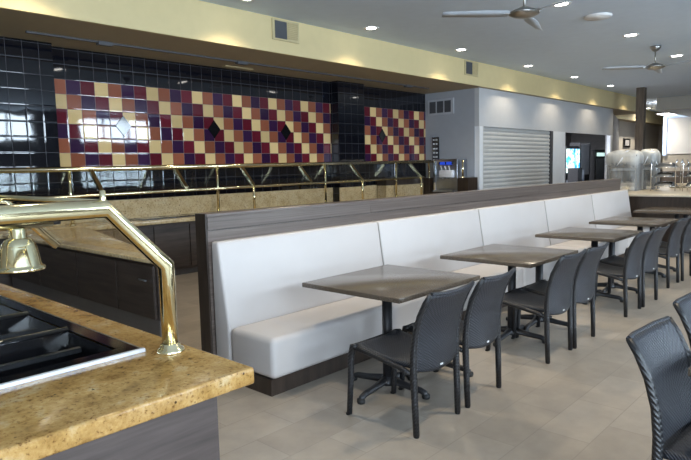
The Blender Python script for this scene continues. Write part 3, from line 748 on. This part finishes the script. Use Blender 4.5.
def wrapped(cx, cy, wy, h, n, lab):
    t = thing('wrapped_rack', (cx, cy, .97), lab, 'covered rack', 'plastic wrapped racks')
    z0 = .97; hd = .26
    for sy in (-1, 1):
        MB().box(cx-hd+.05, cx+hd-.05, cy+sy*(wy-.07)-.015, cy+sy*(wy-.07)+.015, z0, z0+h-.1).build('side_frame', 'dimmetal', t)
    for z in (z0+.18, z0+.5):
        MB().box(cx-hd+.06, cx+hd-.06, cy-wy+.08, cy+wy-.08, z, z+.02).build('shelf', 'dimmetal', t)
    for k in range(n):
        y = cy-wy+.17+k*(2*wy-.34)/max(1, n-1)
        MB().lathe([(0, z0+.202), (.078, z0+.202), (.090, z0+.44), (.06, z0+.46), (0, z0+.46)], (cx-.02, y, 0), 14).build('dark_canister', 'cup', t)
        MB().lathe([(.085, z0+.44), (.07, z0+.495), (0, z0+.498)], (cx-.02, y, 0), 14).build('white_lid', 'whiteplastic', t)
    for k in range(n):
        y = cy-wy+.17+k*(2*wy-.34)/max(1, n-1)
        MB().lathe([(0, z0+.522), (.07, z0+.522), (.085, z0+.60), (.03, z0+.64), (0, z0+.64)], (cx-.02, y, 0), 14).build('dark_bowl', 'cup', t)
    # draped film : rounded shoulders and shallow folds
    def film(u, v):
        ang = 2*math.pi*u
        c_, s_ = math.cos(ang), math.sin(ang)
        p = 4.0; r = (abs(c_)**p+abs(s_)**p)**(-1/p)
        k = 1 if v < .78 else math.sqrt(max(0, 1-((v-.78)/.22)**2))*.985+.015
        fold = 1+.03*math.sin(ang*9+v*2)*(1-v*.6)
        z = z0+.006+min(v, .78)/.78*(h-.16)+(0 if v < .78 else math.sin((v-.78)/.22*math.pi/2)*(.15+.02*math.sin(ang*3)))
        return (cx+c_*r*hd*k*fold, cy+s_*r*wy*k*fold, z)
    MB().grid(film, 72, 26).build('plastic_cover', 'film', t)
    # tied-up crease of film over the top
    MB().tube([(cx-.27, cy+.02*n, z0+h*.62), (cx-.26, cy-.03, z0+h*.8), (cx-.15, cy-.08, z0+h-.02), (cx, cy-.1, z0+h+.0)], [.006, .015, .02, .01], 8).build('film_twist', 'whiteplastic', t)
wrapped(14.0, 4.46, .37, .88, 4, 'wide rack of dark canisters under a cloudy plastic cover on the far counter')
wrapped(14.75, 4.16, .20, .90, 2, 'narrow plastic covered rack standing just right of and behind the wide covered one')

# ================================================================== FOREGROUND ISLAND
isl = thing('buffet_island', (.1, 3.2, 0), 'foreground buffet island with thick golden granite top and dark wood body', 'buffet counter')
X0, X1, Y0, Y1 = -1.35, 1.284, 1.644, 5.1
wx0, wx1, wy0, wy1 = .32, 1.112, 2.150, 4.60
mb = MB()   # slab with a rectangular cut-out for the wells
outer = [(X0, Y0), (X1, Y0), (X1, Y1), (X0, Y1)]; inner = [(wx0, wy0), (wx1, wy0), (wx1, wy1), (wx0, wy1)]
vs = [(x, y, z) for z in (.858, .92) for x, y in outer+inner]; fs = []
for i in range(4):
    j = (i+1) % 4
    fs += [(8+i, 8+j, 12+j, 12+i), (i, 4+i, 4+j, j), (i, j, 8+j, 8+i), (4+i, 12+i, 12+j, 4+j)]
mb.add(vs, fs).build('granite_top', 'granite', isl, bevel=.010, segs=3)
mb = MB(); mb.box(X0+.1, X1-.145, Y0+.03, Y0+.06, .70, .858).box(X0+.1, X0+.13, Y0+.06, Y1-.1, .70, .858).box(X0+.13, X1-.145, Y1-.13, Y1-.1, .70, .858).box(X1-.149, X1-.145, Y0+.06, Y1-.13, .70, .858)
mb.build('apron', 'cabdark', isl)
MB().box(X0+.1, X1-.145, Y0+.03, Y1-.1, 0, .70).build('cabinet_body', 'cabdark', isl)
# hot wells : one drop-in unit
wl = thing('hot_food_well', (.72, 3.3, .92), 'black drop-in hot food well with a bright front rim, set in the foreground island', 'food well')
ysd = [2.150+.085, 2.66, 3.13, 3.60, 4.07, 4.54]
mb = MB(); zt = .926
mb.box(wx0-.02, wx1+.012, wy0-.012, ysd[0], .921, zt).box(wx0-.02, wx1+.012, wy1-.07, wy1+.012, .921, zt)
mb.box(wx0-.02, wx0+.05, ysd[0], wy1-.07, .921, zt).box(wx1-.05, wx1+.012, ysd[0], wy1-.07, .921, zt)
mb.build('rim_plate', 'wellblack', wl)
MB().box(wx0-.02, wx1+.014, wy0-.024, wy0-.008, .9205, .934).build('front_rim', 'rimsteel', wl)
MB().box(wx1+.012, wx1+.020, wy0-.02, wy1+.012, .9205, .927).build('side_rim', 'nickel', wl)
edges = [2.235, 2.70, 3.17, 3.64, 4.11, 4.53]
for k in range(5):
    a = edges[k]; b = edges[k+1]
    if k: MB().tube([(wx0+.05, a, .918), (wx1-.05, a, .918)], .020, 10).build('divider_bar', 'wellblack', wl)
    ya, yb = a+.025, b-.025; xa, xb = wx0+.055, wx1-.055
    mb = MB(); g = .03
    mb.add([(xa, ya, .92), (xb, ya, .92), (xb, yb, .92), (xa, yb, .92), (xa+g, ya+g, .76), (xb-g, ya+g, .76), (xb-g, yb-g, .76), (xa+g, yb-g, .76)],
           [(0, 1, 5, 4), (1, 2, 6, 5), (2, 3, 7, 6), (3, 0, 4, 7), (4, 5, 6, 7)])
    mb.build('well_pan', 'wellblack', wl)
    MB().box(xa+.04, xb-.04, (ya+yb)/2-.012, (ya+yb)/2+.012, .88, .90).build('pan_rail', 'steelpan', wl)

# brass sneeze guard of the island
g = thing('buffet_guard', (1.0, 3.2, .92), 'foreground polished brass sneeze guard frame standing on the granite island', 'sneeze guard')
R_ = .0305; px_, bx_ = 1.192, .966
def arm(y, post, name):
    pts = [(-1.1, y, 1.495), (bx_, y, 1.495), (px_, y, 1.262)]
    if post: pts += [(px_, y, .93)]; pts[0] = (-.9, y, 1.495); pts = [(-1.22, y, .93), (-1.22, y, 1.262), (-1.0, y, 1.495)]+pts[1:]
    else: pts = [(-1.22, y, 1.262), (-1.0, y, 1.495)]+pts[1:]
    o = MB().tube(pts, R_ if post else .020, 20).build(name, 'brass', g)
    if post:
        for x in (px_, -1.22): MB().lathe([(R_, .955), (R_+.008, .95), (R_+.010, .938), (.050, .934), (.054, .925), (.054, .9205), (0, .9205)], (x, y, 0), 28).build('flange', 'brass', o)
    return o
arm(2.05, True, 'end_frame'); arm(3.08, False, 'middle_bracket'); arm(4.45, True, 'end_frame')
MB().tube([(bx_-.01, 2.05, 1.515), (bx_-.01, 4.45, 1.515)], .013, 10).build('top_rail', 'brass', g)
for sgn, xa, xb in ((1, bx_, px_),):
    MB().slab([(xa+.012, 2.09, 1.50), (xa+.012, 3.05, 1.50), (xb+.012, 3.05, 1.275), (xb+.012, 2.09, 1.275)], .008).build('glass_panel', 'glass', g)
    MB().slab([(xa+.012, 3.11, 1.50), (xa+.012, 4.41, 1.50), (xb+.012, 4.41, 1.275), (xb+.012, 3.11, 1.275)], .008).build('glass_panel', 'glass', g)
for x, z in ((.960, 1.51),): MB().lathe([(0, z+.05), (.010, z+.048), (.012, z+.02), (.012, z)], (x, 2.05, 0), 12).build('top_stud', 'brass', g)
# lamp bar and heat lamp
lb = MB().tube([(-1.0, 2.40, 1.437), (.915, 2.40, 1.437)], .020, 16).build('lamp_bar', 'brass', g)
MB().tube([(.915, 2.40, 1.437), (.945, 2.40, 1.437)], .013, 12).build('end_cap', 'iron', lb)
for x in (-.8, .35):
    MB().tube([(x, 2.05, 1.48), (x, 2.40, 1.437)], .010, 8).build('bar_hanger', 'brass', g)
hl = thing('heat_lamp', (.79, 2.4, 1.26), 'polished brass heat lamp hanging from the bar over the hot wells', 'heat lamp')
lx, ly = .79, 2.40
MB().lathe([(.0, 1.422), (.028, 1.422), (.030, 1.418), (.030, 1.386), (.032, 1.382)], (lx, ly, 0), 32).build('lamp_neck', 'brass', hl)
MB().lathe([(.032, 1.386), (.046, 1.380), (.050, 1.372), (.056, 1.366), (.059, 1.356), (.060, 1.352), (.063, 1.346), (.073, 1.285), (.075, 1.280), (.085, 1.276), (.087, 1.266), (.082, 1.263), (.072, 1.272), (.070, 1.285), (.060, 1.345), (.03, 1.372)], (lx, ly, 0), 40).build('lamp_shade', 'brass', hl)
MB().lathe([(0, 1.282), (.03, 1.286), (.045, 1.30), (.03, 1.35), (0, 1.362)], (lx, ly, 0), 20).build('bulb', 'whiteplastic', hl)
